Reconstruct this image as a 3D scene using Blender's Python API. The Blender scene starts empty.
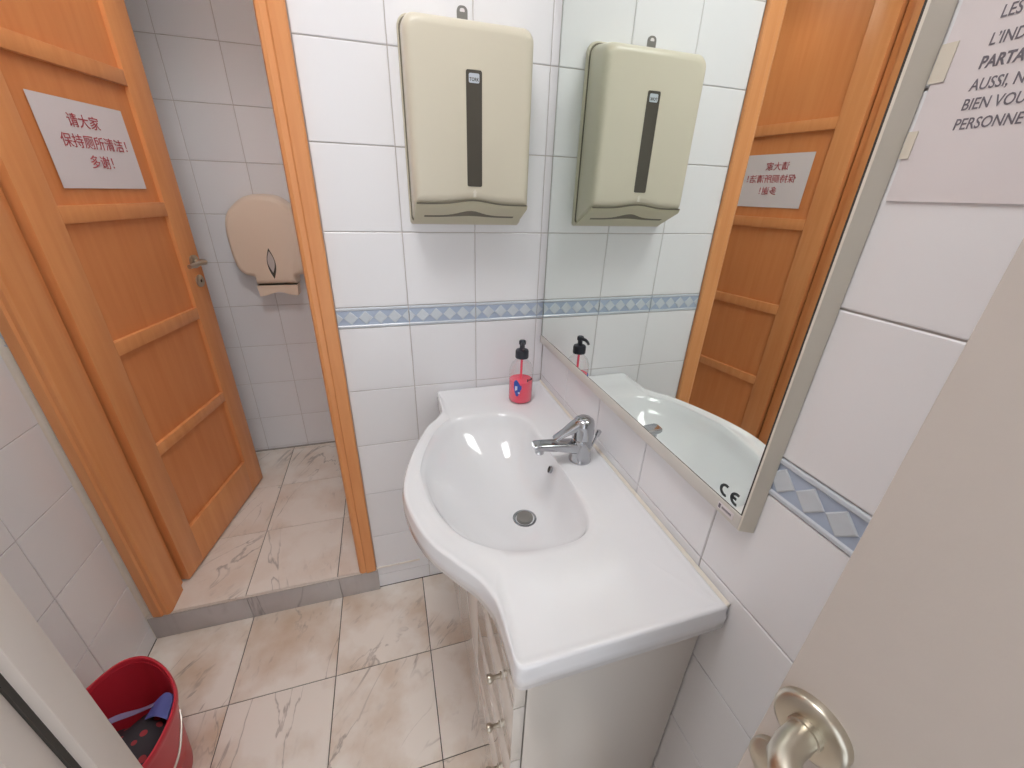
import bpy, bmesh, math, random
from mathutils import Vector, Matrix
random.seed(7)
S = bpy.context.scene
COL = S.collection
PI = math.pi

# ------------------------------------------------------------------ camera
cam_d = bpy.data.cameras.new('camera'); cam = bpy.data.objects.new('camera', cam_d); COL.objects.link(cam)
CR = Vector((0.95821482, -0.28444144, 0.03028911)); CU = Vector((0.09568112, 0.41850107, 0.90316221)); CF = Vector((0.26957278, 0.86252532, -0.4282296))
m = Matrix.Identity(4)
for i in range(3):
    m[i][0] = CR[i]; m[i][1] = CU[i]; m[i][2] = -CF[i]
m.translation = Vector((-0.47688956, -1.19438736, 1.43015908))
cam.matrix_world = m
cam_d.sensor_fit = 'HORIZONTAL'; cam_d.sensor_width = 36.0; cam_d.lens = 403.1 * 36.0 / 1024.0; cam_d.clip_start = 0.02
S.camera = cam
# ------------------------------------------------------------------ world (soft ambient fill added through the entrance opening) and exposure
w = bpy.data.worlds.new('world'); S.world = w; w.use_nodes = True
bg = w.node_tree.nodes['Background']; bg.inputs[0].default_value = (0.92, 0.95, 1.0, 1); bg.inputs[1].default_value = 1.5
PENDANT_POWER = 32.0      # emission of the shaded pendant in the toilet room
vs = S.view_settings
vs.view_transform = 'Standard'; vs.look = 'None'; vs.gamma = 1.0; vs.use_curve_mapping = False; vs.exposure = -0.07
LAMP_POWER = 18.0          # emission of the ceiling lamp diffuser

# ------------------------------------------------------------------ materials
def srgb(r, g, b):
    f = lambda c: (c/255/12.92) if c/255 <= 0.04045 else ((c/255+0.055)/1.055)**2.4
    return (f(r), f(g), f(b), 1.0)
def new_mat(name):
    mt = bpy.data.materials.new(name); mt.use_nodes = True
    nt = mt.node_tree; return mt, nt, nt.nodes['Principled BSDF']
def plain(name, col, rough=0.5, metal=0.0, coat=0.0, noise=0.0, nscale=20.0, bump=0.0, spec=0.5):
    mt, nt, p = new_mat(name)
    p.inputs['Base Color'].default_value = col; p.inputs['Roughness'].default_value = rough
    p.inputs['Metallic'].default_value = metal; p.inputs['Coat Weight'].default_value = coat
    p.inputs['Specular IOR Level'].default_value = spec
    if noise or bump:
        tc = nt.nodes.new('ShaderNodeTexCoord'); nz = nt.nodes.new('ShaderNodeTexNoise')
        nz.inputs['Scale'].default_value = nscale; nz.inputs['Detail'].default_value = 4
        nt.links.new(tc.outputs['Object'], nz.inputs['Vector'])
        if noise:
            mx = nt.nodes.new('ShaderNodeMix'); mx.data_type = 'RGBA'
            mx.inputs[6].default_value = tuple(c*(1-noise) for c in col[:3])+(1,); mx.inputs[7].default_value = tuple(min(1, c*(1+noise)) for c in col[:3])+(1,)
            nt.links.new(nz.outputs['Fac'], mx.inputs[0]); nt.links.new(mx.outputs[2], p.inputs['Base Color'])
        if bump:
            b = nt.nodes.new('ShaderNodeBump'); b.inputs['Strength'].default_value = bump; b.inputs['Distance'].default_value = 0.002
            nt.links.new(nz.outputs['Fac'], b.inputs['Height']); nt.links.new(b.outputs['Normal'], p.inputs['Normal'])
    return mt
def tile_mat():
    mt, nt, p = new_mat('white_glazed_tile')
    oi = nt.nodes.new('ShaderNodeObjectInfo'); rp = nt.nodes.new('ShaderNodeValToRGB')
    rp.color_ramp.elements[0].color = srgb(240, 240, 243); rp.color_ramp.elements[1].color = srgb(244, 244, 247)
    nt.links.new(oi.outputs['Random'], rp.inputs[0]); nt.links.new(rp.outputs[0], p.inputs['Base Color'])
    p.inputs['Roughness'].default_value = 0.22
    tc = nt.nodes.new('ShaderNodeTexCoord'); nz = nt.nodes.new('ShaderNodeTexNoise'); nz.inputs['Scale'].default_value = 9
    b = nt.nodes.new('ShaderNodeBump'); b.inputs['Strength'].default_value = 0.12; b.inputs['Distance'].default_value = 0.004
    nt.links.new(tc.outputs['Object'], nz.inputs['Vector']); nt.links.new(nz.outputs['Fac'], b.inputs['Height']); nt.links.new(b.outputs['Normal'], p.inputs['Normal'])
    return mt
def marble_mat(name, base, stain, vein, stain_amt, vein_amt):
    mt, nt, p = new_mat(name); L = nt.links; N = nt.nodes
    tc = N.new('ShaderNodeTexCoord'); oi = N.new('ShaderNodeObjectInfo')
    mul = N.new('ShaderNodeVectorMath'); mul.operation = 'SCALE'; mul.inputs[0].default_value = (31.0, 17.0, 23.0)
    L.new(oi.outputs['Random'], mul.inputs['Scale'])
    rot = N.new('ShaderNodeVectorRotate'); rot.rotation_type = 'Z_AXIS'; am = N.new('ShaderNodeMath'); am.operation = 'MULTIPLY_ADD'; am.inputs[1].default_value = 1.1; am.inputs[2].default_value = -0.2
    L.new(oi.outputs['Random'], am.inputs[0]); L.new(am.outputs[0], rot.inputs['Angle']); L.new(tc.outputs['Object'], rot.inputs['Vector'])
    ad = N.new('ShaderNodeVectorMath'); ad.operation = 'ADD'; L.new(rot.outputs[0], ad.inputs[0]); L.new(mul.outputs[0], ad.inputs[1])
    n1 = N.new('ShaderNodeTexNoise'); n1.inputs['Scale'].default_value = 5.5; n1.inputs['Detail'].default_value = 6; L.new(ad.outputs[0], n1.inputs['Vector'])
    r1 = N.new('ShaderNodeValToRGB'); r1.color_ramp.elements[0].position = 0.42; r1.color_ramp.elements[0].color = (0, 0, 0, 1); r1.color_ramp.elements[1].position = 0.72; r1.color_ramp.elements[1].color = (stain_amt,)*3+(1,)
    L.new(n1.outputs['Fac'], r1.inputs[0])
    m1 = N.new('ShaderNodeMix'); m1.data_type = 'RGBA'; m1.inputs[6].default_value = base; m1.inputs[7].default_value = stain; L.new(r1.outputs[0], m1.inputs[0])
    # veins: thin bands of stretched, warped noise
    mp = N.new('ShaderNodeMapping'); mp.inputs['Scale'].default_value = (7.0, 2.0, 1.0); mp.inputs['Rotation'].default_value = (0, 0, -0.6); L.new(ad.outputs[0], mp.inputs['Vector'])
    n2 = N.new('ShaderNodeTexNoise'); n2.inputs['Scale'].default_value = 1.0; n2.inputs['Detail'].default_value = 5; n2.inputs['Distortion'].default_value = 0.9; L.new(mp.outputs[0], n2.inputs['Vector'])
    r2 = N.new('ShaderNodeValToRGB'); e = r2.color_ramp.elements; e[0].position = 0.484; e[0].color = (0, 0, 0, 1); e[1].position = 0.512; e[1].color = (0, 0, 0, 1)
    x = e.new(0.5); x.color = (vein_amt,)*3+(1,)
    L.new(n2.outputs['Fac'], r2.inputs[0])
    n3 = N.new('ShaderNodeTexNoise'); n3.inputs['Scale'].default_value = 4.0; L.new(ad.outputs[0], n3.inputs['Vector'])
    r3 = N.new('ShaderNodeValToRGB'); r3.color_ramp.elements[0].position = 0.45; r3.color_ramp.elements[1].position = 0.6; L.new(n3.outputs['Fac'], r3.inputs[0])
    mm = N.new('ShaderNodeMath'); mm.operation = 'MULTIPLY'; L.new(r2.outputs[0], mm.inputs[0]); L.new(r3.outputs[0], mm.inputs[1])
    m2 = N.new('ShaderNodeMix'); m2.data_type = 'RGBA'; m2.inputs[7].default_value = vein; L.new(mm.outputs[0], m2.inputs[0]); L.new(m1.outputs[2], m2.inputs[6])
    # small specks
    mp4 = N.new('ShaderNodeMapping'); mp4.inputs['Scale'].default_value = (60, 22, 1); mp4.inputs['Rotation'].default_value = (0, 0, -0.6); L.new(ad.outputs[0], mp4.inputs['Vector'])
    n4 = N.new('ShaderNodeTexNoise'); n4.inputs['Scale'].default_value = 1.0; n4.inputs['Detail'].default_value = 3; L.new(mp4.outputs[0], n4.inputs['Vector'])
    r4 = N.new('ShaderNodeValToRGB'); r4.color_ramp.elements[0].position = 0.58; r4.color_ramp.elements[0].color = (0, 0, 0, 1); r4.color_ramp.elements[1].position = 0.75; r4.color_ramp.elements[1].color = (0.55,)*3+(1,); L.new(n4.outputs['Fac'], r4.inputs[0])
    m4 = N.new('ShaderNodeMath'); m4.operation = 'MULTIPLY'; L.new(r4.outputs[0], m4.inputs[0]); L.new(r1.outputs[0], m4.inputs[1])
    m3 = N.new('ShaderNodeMix'); m3.data_type = 'RGBA'; m3.inputs[7].default_value = vein; L.new(m4.outputs[0], m3.inputs[0]); L.new(m2.outputs[2], m3.inputs[6])
    L.new(m3.outputs[2], p.inputs['Base Color']); p.inputs['Roughness'].default_value = 0.35
    return mt
def wood_mat(name, c1, c2, rough=0.38):
    mt, nt, p = new_mat(name); L = nt.links; N = nt.nodes
    tc = N.new('ShaderNodeTexCoord'); mp = N.new('ShaderNodeMapping'); mp.inputs['Scale'].default_value = (26, 26, 1.6); L.new(tc.outputs['Object'], mp.inputs['Vector'])
    nz = N.new('ShaderNodeTexNoise'); nz.inputs['Scale'].default_value = 1.6; nz.inputs['Detail'].default_value = 6; nz.inputs['Distortion'].default_value = 0.4; L.new(mp.outputs[0], nz.inputs['Vector'])
    rp = N.new('ShaderNodeValToRGB'); rp.color_ramp.elements[0].position = 0.3; rp.color_ramp.elements[0].color = c1; rp.color_ramp.elements[1].position = 0.7; rp.color_ramp.elements[1].color = c2
    L.new(nz.outputs['Fac'], rp.inputs[0]); L.new(rp.outputs[0], p.inputs['Base Color']); p.inputs['Roughness'].default_value = rough
    return mt
M = {}
M['tile'] = tile_mat()
M['grout'] = plain('grout', srgb(204, 197, 194), 0.8, noise=0.08, nscale=30)
M['floor_grout'] = plain('floor_grout', srgb(92, 86, 82), 0.85, noise=0.25, nscale=40)
M['marble'] = marble_mat('stained_marble', srgb(246, 238, 229), srgb(214, 190, 166), srgb(128, 112, 102), 0.95, 0.55)
M['marble2'] = marble_mat('pale_marble', srgb(244, 237, 229), srgb(222, 202, 184), srgb(132, 124, 120), 0.75, 0.6)
M['riser'] = marble_mat('grey_marble', srgb(198, 192, 190), srgb(172, 164, 160), srgb(100, 94, 94), 0.6, 0.6)
M['wood'] = wood_mat('orange_varnished_wood', srgb(226, 150, 92), srgb(236, 164, 106))
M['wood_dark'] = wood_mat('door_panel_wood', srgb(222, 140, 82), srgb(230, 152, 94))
M['ceramic'] = plain('white_ceramic', srgb(236, 237, 240), 0.08, coat=0.5)
M['lacquer'] = plain('white_gloss_lacquer', srgb(226, 221, 214), 0.07, coat=0.6)
M['caulk'] = plain('old_caulk', srgb(232, 227, 216), 0.5, noise=0.06, nscale=40)
M['chrome'] = plain('chrome', srgb(186, 188, 192), 0.12, metal=1.0)
M['nickel'] = plain('brushed_nickel', srgb(190, 182, 168), 0.28, metal=1.0)
M['brass'] = plain('pale_brass', srgb(204, 198, 184), 0.3, metal=1.0)
M['cream'] = plain('cream_plastic', srgb(216, 209, 190), 0.3)
M['cream2'] = plain('beige_plastic', srgb(238, 218, 198), 0.32)
M['cream_tray'] = plain('cream_tray_plastic', srgb(206, 200, 174), 0.4)
M['smoke'] = plain('smoked_plastic', srgb(84, 80, 72), 0.15)
M['dark'] = plain('dark_gap', srgb(62, 58, 54), 0.7)
M['slotgap'] = plain('slot_shadow_plastic', srgb(120, 114, 98), 0.6)
M['black'] = plain('black_plastic', srgb(40, 42, 52), 0.35)
M['grey_plastic'] = plain('grey_plastic', srgb(128, 126, 122), 0.4)
M['paint'] = plain('white_paint', srgb(206, 198, 191), 0.5, noise=0.025, nscale=40, bump=0.25)
M['paint2'] = plain('cream_white_paint', srgb(226, 217, 210), 0.45)
M['plaster'] = plain('white_plaster', srgb(246, 245, 243), 0.9)
M['paper'] = plain('white_paper', srgb(232, 226, 228), 0.8)
M['red_ink'] = plain('red_ink', srgb(190, 84, 92), 0.7)
M['grey_ink'] = plain('grey_ink', srgb(122, 117, 126), 0.7)
M['mark'] = plain('black_print', srgb(44, 52, 54), 0.5)
M['tape'] = plain('yellowed_tape', srgb(230, 224, 210), 0.25)
M['border_blue'] = plain('blue_border_glaze', srgb(176, 190, 212), 0.2, noise=0.06, nscale=60)
M['border_pale'] = plain('pale_border_glaze', srgb(206, 214, 222), 0.2, noise=0.05, nscale=60)
M['border_lip'] = plain('pale_border_lip', srgb(206, 213, 222), 0.2)
M['bucket'] = plain('red_plastic', srgb(206, 50, 66), 0.32)
M['wire'] = plain('steel_wire', srgb(196, 190, 182), 0.3, metal=0.8)
M['blue_plastic'] = plain('blue_plastic_film', srgb(96, 104, 176), 0.3, noise=0.3, nscale=14)
M['lavender'] = plain('lavender_plastic', srgb(150, 148, 190), 0.3)
M['lens'] = plain('painted_lens_gloss', srgb(206, 196, 192), 0.12)
M['edge_metal'] = plain('aluminium_edge', srgb(232, 224, 216), 0.35, metal=0.25)
M['mframe'] = plain('mirror_frame_white', srgb(216, 212, 206), 0.3)
M['mside'] = plain('mirror_side_beige', srgb(232, 228, 216), 0.4)
# mirror glass
mt, nt, p = new_mat('mirror_glass'); p.inputs['Base Color'].default_value = (0.84, 0.89, 0.85, 1); p.inputs['Metallic'].default_value = 1; p.inputs['Roughness'].default_value = 0.0; M['mirror'] = mt
# red spotted dark cloth
mt, nt, p = new_mat('dark_spotted_cloth')
tc = nt.nodes.new('ShaderNodeTexCoord'); vo = nt.nodes.new('ShaderNodeTexVoronoi'); vo.inputs['Scale'].default_value = 34
rp = nt.nodes.new('ShaderNodeValToRGB'); rp.color_ramp.interpolation = 'CONSTANT'; rp.color_ramp.elements[0].color = srgb(170, 60, 66); rp.color_ramp.elements[1].position = 0.26; rp.color_ramp.elements[1].color = srgb(58, 54, 60)
nt.links.new(tc.outputs['Object'], vo.inputs['Vector']); nt.links.new(vo.outputs['Distance'], rp.inputs[0]); nt.links.new(rp.outputs[0], p.inputs['Base Color']); p.inputs['Roughness'].default_value = 0.75
M['rag'] = mt
# pink soap and clear bottle
mt, nt, p = new_mat('pink_liquid_soap'); p.inputs['Base Color'].default_value = srgb(255, 92, 116); p.inputs['Roughness'].default_value = 0.25; M['soap'] = mt
mt = bpy.data.materials.new('clear_plastic'); mt.use_nodes = True; nt = mt.node_tree; nt.nodes.clear()
o = nt.nodes.new('ShaderNodeOutputMaterial'); mx = nt.nodes.new('ShaderNodeMixShader'); tr = nt.nodes.new('ShaderNodeBsdfTransparent'); gl = nt.nodes.new('ShaderNodeBsdfGlossy'); fr = nt.nodes.new('ShaderNodeLayerWeight')
tr.inputs[0].default_value = (0.985, 0.98, 0.98, 1); gl.inputs['Roughness'].default_value = 0.05; fr.inputs[0].default_value = 0.12
nt.links.new(fr.outputs[1], mx.inputs[0]); nt.links.new(tr.outputs[0], mx.inputs[1]); nt.links.new(gl.outputs[0], mx.inputs[2]); nt.links.new(mx.outputs[0], o.inputs[0]); M['clear'] = mt
# lamp
def emis(name, col, power):
    mt = bpy.data.materials.new(name); mt.use_nodes = True; nt = mt.node_tree; nt.nodes.clear()
    o = nt.nodes.new('ShaderNodeOutputMaterial'); e = nt.nodes.new('ShaderNodeEmission'); e.inputs[0].default_value = col; e.inputs[1].default_value = power
    nt.links.new(e.outputs[0], o.inputs[0]); return mt
M['pendant'] = emis('pendant_diffuser', (1.0, 0.95, 0.91, 1), PENDANT_POWER)
M['lamp'] = emis('lamp_diffuser', (1.0, 0.985, 0.975, 1), LAMP_POWER)

# ------------------------------------------------------------------ helpers
def tag(o, label=None, cat=None, group=None, kind=None):
    if label: o['label'] = label
    if cat: o['category'] = cat
    if group: o['group'] = group
    if kind: o['kind'] = kind
    return o
WORLDPOS = {}
def thing(name, label, cat, loc=(0, 0, 0), rotz=0.0, group=None, kind=None):
    o = bpy.data.objects.new(name, None); COL.objects.link(o); o.location = loc; o.rotation_euler = (0, 0, rotz)
    o.empty_display_size = 0.05
    return tag(o, label, cat, group, kind)
def root_of(o):
    t = Vector((0, 0, 0))
    while o: t += Vector(o.location); o = o.parent
    return t
def obj(name, bm, mat, parent=None, local=False, smooth=False, angle=40):
    """link a bmesh as one mesh object; vertices in world space unless local"""
    if parent and not local:
        t = root_of(parent)
        for v in bm.verts: v.co -= t
    bmesh.ops.recalc_face_normals(bm, faces=bm.faces)
    me = bpy.data.meshes.new(name); bm.to_mesh(me); bm.free()
    me.materials.append(M[mat] if isinstance(mat, str) else mat)
    if smooth:
        for pz in me.polygons: pz.use_smooth = True
        if angle < 180:
            try: me.set_sharp_from_angle(angle=math.radians(angle))
            except Exception: pass
    o = bpy.data.objects.new(name, me); COL.objects.link(o)
    if parent: o.parent = parent
    return o
def NB(): return bmesh.new()
def add_box(bm, x0, x1, y0, y1, z0, z1, bev=0.0, seg=2):
    vs_ = [bm.verts.new(c) for c in ((x0,y0,z0),(x1,y0,z0),(x1,y1,z0),(x0,y1,z0),(x0,y0,z1),(x1,y0,z1),(x1,y1,z1),(x0,y1,z1))]
    fs = [bm.faces.new([vs_[i] for i in q]) for q in ((0,3,2,1),(4,5,6,7),(0,1,5,4),(1,2,6,5),(2,3,7,6),(3,0,4,7))]
    if bev:
        es = list({e for f in fs for e in f.edges})
        bmesh.ops.bevel(bm, geom=es, offset=bev, segments=seg, profile=0.5, affect='EDGES')
def box(name, x0, x1, y0, y1, z0, z1, mat, parent=None, bev=0.0, local=False, seg=2):
    bm = NB(); add_box(bm, min(x0,x1), max(x0,x1), min(y0,y1), max(y0,y1), min(z0,z1), max(z0,z1), bev, seg)
    return obj(name, bm, mat, parent, local, smooth=bool(bev))
def add_loft(bm, rings, cap0=True, cap1=True):
    """rings: equal-length closed loops of points"""
    R = [[bm.verts.new(pt) for pt in r] for r in rings]; n = len(R[0])
    for a, b in zip(R, R[1:]):
        for i in range(n):
            j = (i+1) % n
            try: bm.faces.new((a[i], a[j], b[j], b[i]))
            except ValueError: pass
    if cap0: bm.faces.new(R[0])
    if cap1: bm.faces.new(R[-1])
    return R
def ring(c, r, n, ax=Vector((1,0,0)), ay=Vector((0,1,0)), ry=None):
    ry = r if ry is None else ry
    return [Vector(c)+ax*(r*math.cos(2*PI*i/n))+ay*(ry*math.sin(2*PI*i/n)) for i in range(n)]
def add_lathe(bm, c, prof, n=32, cap0=True, cap1=True):
    add_loft(bm, [ring((c[0], c[1], c[2]+z), r, n) for r, z in prof], cap0, cap1)
def add_tube(bm, pts, rad, n=12, cap=True):
    pts = [Vector(q) for q in pts]; rads = rad if isinstance(rad, (list, tuple)) else [rad]*len(pts)
    up = None; rings = []
    for i, q in enumerate(pts):
        d = (pts[min(i+1, len(pts)-1)]-pts[max(i-1, 0)]).normalized()
        if up is None: up = d.orthogonal().normalized()
        up = (up-d*up.dot(d)).normalized(); sd = d.cross(up)
        rings.append(ring(q, rads[i], n, up, sd))
    add_loft(bm, rings, cap, cap)
def prism(bm, outline, axis, a, b):
    """extrude a 2-D outline between a and b along axis ('x','y','z')"""
    def P(u, v, w_): return {'x': (w_, u, v), 'y': (u, w_, v), 'z': (u, v, w_)}[axis]
    add_loft(bm, [[P(u, v, a) for u, v in outline], [P(u, v, b) for u, v in outline]])
def catmull(pts, k=6, closed=True):
    n = len(pts); out = []
    rng = range(n) if closed else range(n-1)
    for i in rng:
        p0, p1, p2, p3 = [Vector(pts[(i+d) % n] if closed else pts[max(0, min(n-1, i+d))]) for d in (-1, 0, 1, 2)]
        for j in range(k):
            t = j/k
            out.append(0.5*((2*p1)+(-p0+p2)*t+(2*p0-5*p1+4*p2-p3)*t*t+(-p0+3*p1-3*p2+p3)*t**3))
    if not closed: out.append(Vector(pts[-1]))
    return out
def offset_poly(pts, d):
    """inset a counter-clockwise closed polyline by d"""
    n = len(pts); out = []
    for i in range(n):
        a, b, c = Vector(pts[i-1]), Vector(pts[i]), Vector(pts[(i+1) % n])
        e1 = (b-a).normalized(); e2 = (c-b).normalized()
        n1 = Vector((-e1.y, e1.x)); n2 = Vector((-e2.y, e2.x)); q = n1+n2
        q = q/max(0.35, q.dot(n1)) if q.length > 1e-6 else n1
        if q.length > 1.8: q = q.normalized()*1.8
        out.append(b+q*d)
    return out
def round_rect(x0, x1, z0, z1, r, k=5):
    """r: radius or (bl, br, tr, tl); counter-clockwise from bottom-left"""
    rr = r if isinstance(r, (tuple, list)) else (r,)*4; out = []
    for (cx, cz, a0, q) in ((x0+rr[0], z0+rr[0], PI, rr[0]), (x1-rr[1], z0+rr[1], 1.5*PI, rr[1]), (x1-rr[2], z1-rr[2], 0, rr[2]), (x0+rr[3], z1-rr[3], 0.5*PI, rr[3])):
        for j in range(k+1):
            a = a0+0.5*PI*j/k; out.append(Vector((cx+q*math.cos(a), cz+q*math.sin(a))))
    return out
def text_bm(s, size, align='LEFT', bold=0.0, depth=0.0002):
    cu = bpy.data.curves.new('lettering', 'FONT'); cu.body = s; cu.size = size; cu.align_x = align; cu.extrude = depth; cu.offset = bold; cu.resolution_u = 3
    to = bpy.data.objects.new('lettering', cu); COL.objects.link(to)
    dg = bpy.context.evaluated_depsgraph_get(); dg.update(); me = bpy.data.meshes.new_from_object(to.evaluated_get(dg))
    bm = NB(); bm.from_mesh(me); bpy.data.meshes.remove(me); bpy.data.objects.remove(to); bpy.data.curves.remove(cu)
    return bm
# ------------------------------------------------------------------ tiles
ORI = {'back': Matrix(((1,0,0),(0,0,-1),(0,1,0))), 'right': Matrix(((0,0,-1),(-1,0,0),(0,1,0))), 'left': Matrix(((0,0,1),(1,0,0),(0,1,0))), 'floor': Matrix.Identity(3)}
_tm = {}
def tile_mesh(w_, h_, mat, ch=0.0016, th=0.006):
    k = (round(w_, 4), round(h_, 4), mat)
    if k in _tm: return _tm[k]
    ch = min(ch, w_*0.2, h_*0.2)
    bm = NB(); a, b = w_/2, h_/2
    def lp(i, z): return [(-a+i, -b+i, z), (a-i, -b+i, z), (a-i, b-i, z), (-a+i, b-i, z)]
    add_loft(bm, [lp(0, -th), lp(0, -ch*0.7), lp(ch, 0)])
    bmesh.ops.recalc_face_normals(bm, faces=bm.faces)
    me = bpy.data.meshes.new('tile'); bm.to_mesh(me); bm.free(); me.materials.append(M[mat]); _tm[k] = me
    return me
def place(me, name, ori, loc, parent, jit=0.0):
    o = bpy.data.objects.new(name, me); COL.objects.link(o)
    mm = ORI[ori].copy()
    if jit: mm = mm @ Matrix.Rotation(random.uniform(-jit, jit), 3, 'X') @ Matrix.Rotation(random.uniform(-jit, jit), 3, 'Y')
    o.matrix_world = Matrix.Translation(loc) @ mm.to_4x4()
    o.parent = parent
    return o
G = 0.0022
def tile_wall(parent, ori, us, zs, plane, skip=None):
    """us/zs: joint positions; plane: coordinate of the glazed face"""
    for u0, u1 in zip(us, us[1:]):
        for z0, z1 in zip(zs, zs[1:]):
            if abs((z1-z0)-0.0608) < 1e-3: continue
            lo, hi = min(u0, u1), max(u0, u1)
            if skip and skip(lo, hi, z0, z1): continue
            if hi-lo < 0.006: continue
            me = tile_mesh(hi-lo-G, z1-z0-G, 'tile'); c = (lo+hi)/2; zc = (z0+z1)/2
            loc = (c, plane, zc) if ori == 'back' else (plane, c, zc)
            place(me, 'tile', ori, loc, parent, 0.0025)
ZR = [0.0, 0.0643]+[0.0643+0.2*k for k in range(1, 6)]+[1.1251]+[1.1251+0.2*k for k in range(1, 9)]+[2.75]
Z4, Z5 = 1.1251, 1.0643
_bm = {}
def border(parent, ori, us, plane):
    """decor strip: one border_tile per column, blue field, raised lips, pale diamonds"""
    for u0, u1 in zip(us, us[1:]):
        lo, hi = min(u0, u1), max(u0, u1); wd = hi-lo
        if wd < 0.006: continue
        k = round(wd, 4)
        if k not in _bm:
            bm = NB(); h2 = 0.0304-G/2; a = wd/2-G/2
            prof = [(-h2, -0.006), (-h2, 0.0), (-h2+0.0015, 0.0014), (-h2+0.006, 0.0018), (-h2+0.0085, -0.0004), (h2-0.0085, -0.0004), (h2-0.006, 0.0018), (h2-0.0015, 0.0014), (h2, 0.0), (h2, -0.006)]
            add_loft(bm, [[(-a, v, d) for v, d in prof], [(a, v, d) for v, d in prof]])
            bmesh.ops.recalc_face_normals(bm, faces=bm.faces)
            me = bpy.data.meshes.new('border_tile'); bm.to_mesh(me); bm.free(); me.materials.append(M['border_blue']); me.materials.append(M['border_lip'])
            for f in me.polygons:
                if abs(f.center.y) > h2-0.0085: f.material_index = 1
            _bm[k] = me
        c = (lo+hi)/2; zc = (Z4+Z5)/2
        t = place(_bm[k], 'border_tile', ori, (c, plane, zc) if ori == 'back' else (plane, c, zc), parent)
        s = 1 if ori in ('back', 'left') else -1
        nodd = round(lo/0.04*0)  # diamonds run every 4 cm from the far joint
        ref = us[1] if abs(us[1]-us[0]) < 0.19 else us[0]
        kk = int(math.floor((lo-ref)/0.04))-1
        while True:
            dc = ref+0.04*kk; kk += 1
            if dc > hi+0.02: break
            x0, x1 = max(dc-0.0196, lo+G/2), min(dc+0.0196, hi-G/2)
            if x1-x0 < 0.004: continue
            pts = []
            f = lambda x: 0.0196-abs(x-dc)
            xs = [x0]+([dc] if x0 < dc < x1 else [])+[x1]
            up = [(x, max(0.0, f(x))) for x in xs]
            poly = up+[(x, -v) for x, v in reversed(up) if v > 1e-5] if True else []
            poly = [q for i, q in enumerate(poly) if i == 0 or (abs(q[0]-poly[i-1][0])+abs(q[1]-poly[i-1][1])) > 1e-6]
            loc_ = [((x-c)*s, v) for x, v in poly]
            if s < 0: loc_ = loc_[::-1]
            cx = sum(q[0] for q in loc_)/len(loc_)
            bm = NB(); add_loft(bm, [[(x, v, -0.001) for x, v in loc_], [(x, v, 0.0006) for x, v in loc_], [(cx+(x-cx)*0.88, v*0.88, 0.0014) for x, v in loc_]])
            obj('diamond', bm, 'border_pale', t, local=True)

# ------------------------------------------------------------------ the room
XL = -1.363; YB = -1.85; ZC = 2.75; FY = 0.953; ZS = 0.109
DX0, DX1, DZ = -1.342, -0.627, 2.36          # outer limits of the door casing in the back wall
def slab(name, boxes, mat, label, cat='wall'):
    bm = NB()
    for b in boxes: add_box(bm, *b)
    return tag(obj(name, bm, mat), label, cat, kind='structure')
T = 0.003
wall_back = slab('wall_back', [(DX1-0.007, 0.10, T, 0.085, 0, ZC), (XL-0.1, DX0+0.007, T, 0.085, 0, ZC), (DX0+0.007, DX1-0.007, T, 0.085, DZ-0.02, ZC)], 'grout', 'white tiled wall behind the paper towel dispenser, with the doorway to the toilet')
wall_right = slab('wall_right', [(T, 0.1, YB, 0.0, 0, ZC)], 'grout', 'white tiled wall behind the mirror and the washbasin')
wall_left = slab('wall_left', [(XL-0.1, XL-T, YB, 0.0, 0, ZC)], 'grout', 'white tiled wall at the left behind the red bucket')
wall_far = slab('wall_far', [(-1.8, 0.3, FY+T, FY+0.1, 0, ZC)], 'grout', 'grey-white tiled wall of the toilet room behind the roll dispenser')
wl2 = slab('wall_toilet_left', [(XL-0.1, XL, 0.085, FY, ZS-0.05, ZC)], 'plaster', 'plain white toilet room wall hidden behind the open wooden door')
wr2 = slab('wall_toilet_right', [(-0.40, -0.30, 0.085, FY, ZS-0.05, ZC)], 'plaster', 'plain white toilet room wall right of the wooden doorway')
wall_entry = slab('wall_entry', [(XL-0.1, -0.86, YB-0.1, YB, 0, ZC), (-0.03, 0.1, YB-0.1, YB, 0, ZC), (-0.86, -0.03, YB-0.1, YB, 2.1, ZC)], 'plaster', 'plain white wall around the entrance opening behind the viewer')
ceiling = slab('ceiling', [(XL-0.1, 0.1, YB-0.1, FY+0.1, ZC, ZC+0.08)], 'plaster', 'plain white ceiling above the washroom', 'ceiling')
floor = slab('floor', [(XL-0.1, 0.1, YB-0.6, 0.02, -0.06, -T)], 'floor_grout', 'stained marble tiled floor in front of the washbasin', 'floor')
floor2 = slab('floor_toilet', [(XL-0.1, -0.3, 0.0045, FY+0.02, -0.06, ZS-T)], 'floor_grout', 'raised marble tiled floor of the toilet room beyond the doorway', 'floor')

XB = [0.0, -0.0285, -0.2285, -0.4285, -0.6262]
tile_wall(wall_back, 'back', XB, ZR, 0.0); border(wall_back, 'back', XB, 0.0)
XB2 = [XL, DX0-0.0008]
tile_wall(wall_back, 'back', XB2, ZR, 0.0); border(wall_back, 'back', XB2, 0.0)
tile_wall(wall_back, 'back', [DX1+0.006, -0.8285, -1.0285, -1.2285, DX0-0.004], [2.3651, 2.5251, 2.7251, 2.75], 0.0)
YRW = [0.0]+[-0.2078-0.2*k for k in range(0, 6)]
tile_wall(wall_right, 'right', YRW, ZR, 0.0); border(wall_right, 'right', YRW[3:], 0.0)
YLW = [0.0, -0.2110, -0.4110, -0.6110, -0.6950]
tile_wall(wall_left, 'left', YLW, ZR, XL); border(wall_left, 'left', YLW[:2], XL)
XF = [-1.363, -1.198, -0.998, -0.798, -0.598, -0.40]; ZF = [ZS+0.004, 0.125]+[0.31+0.2*k for k in range(0, 13)]
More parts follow.
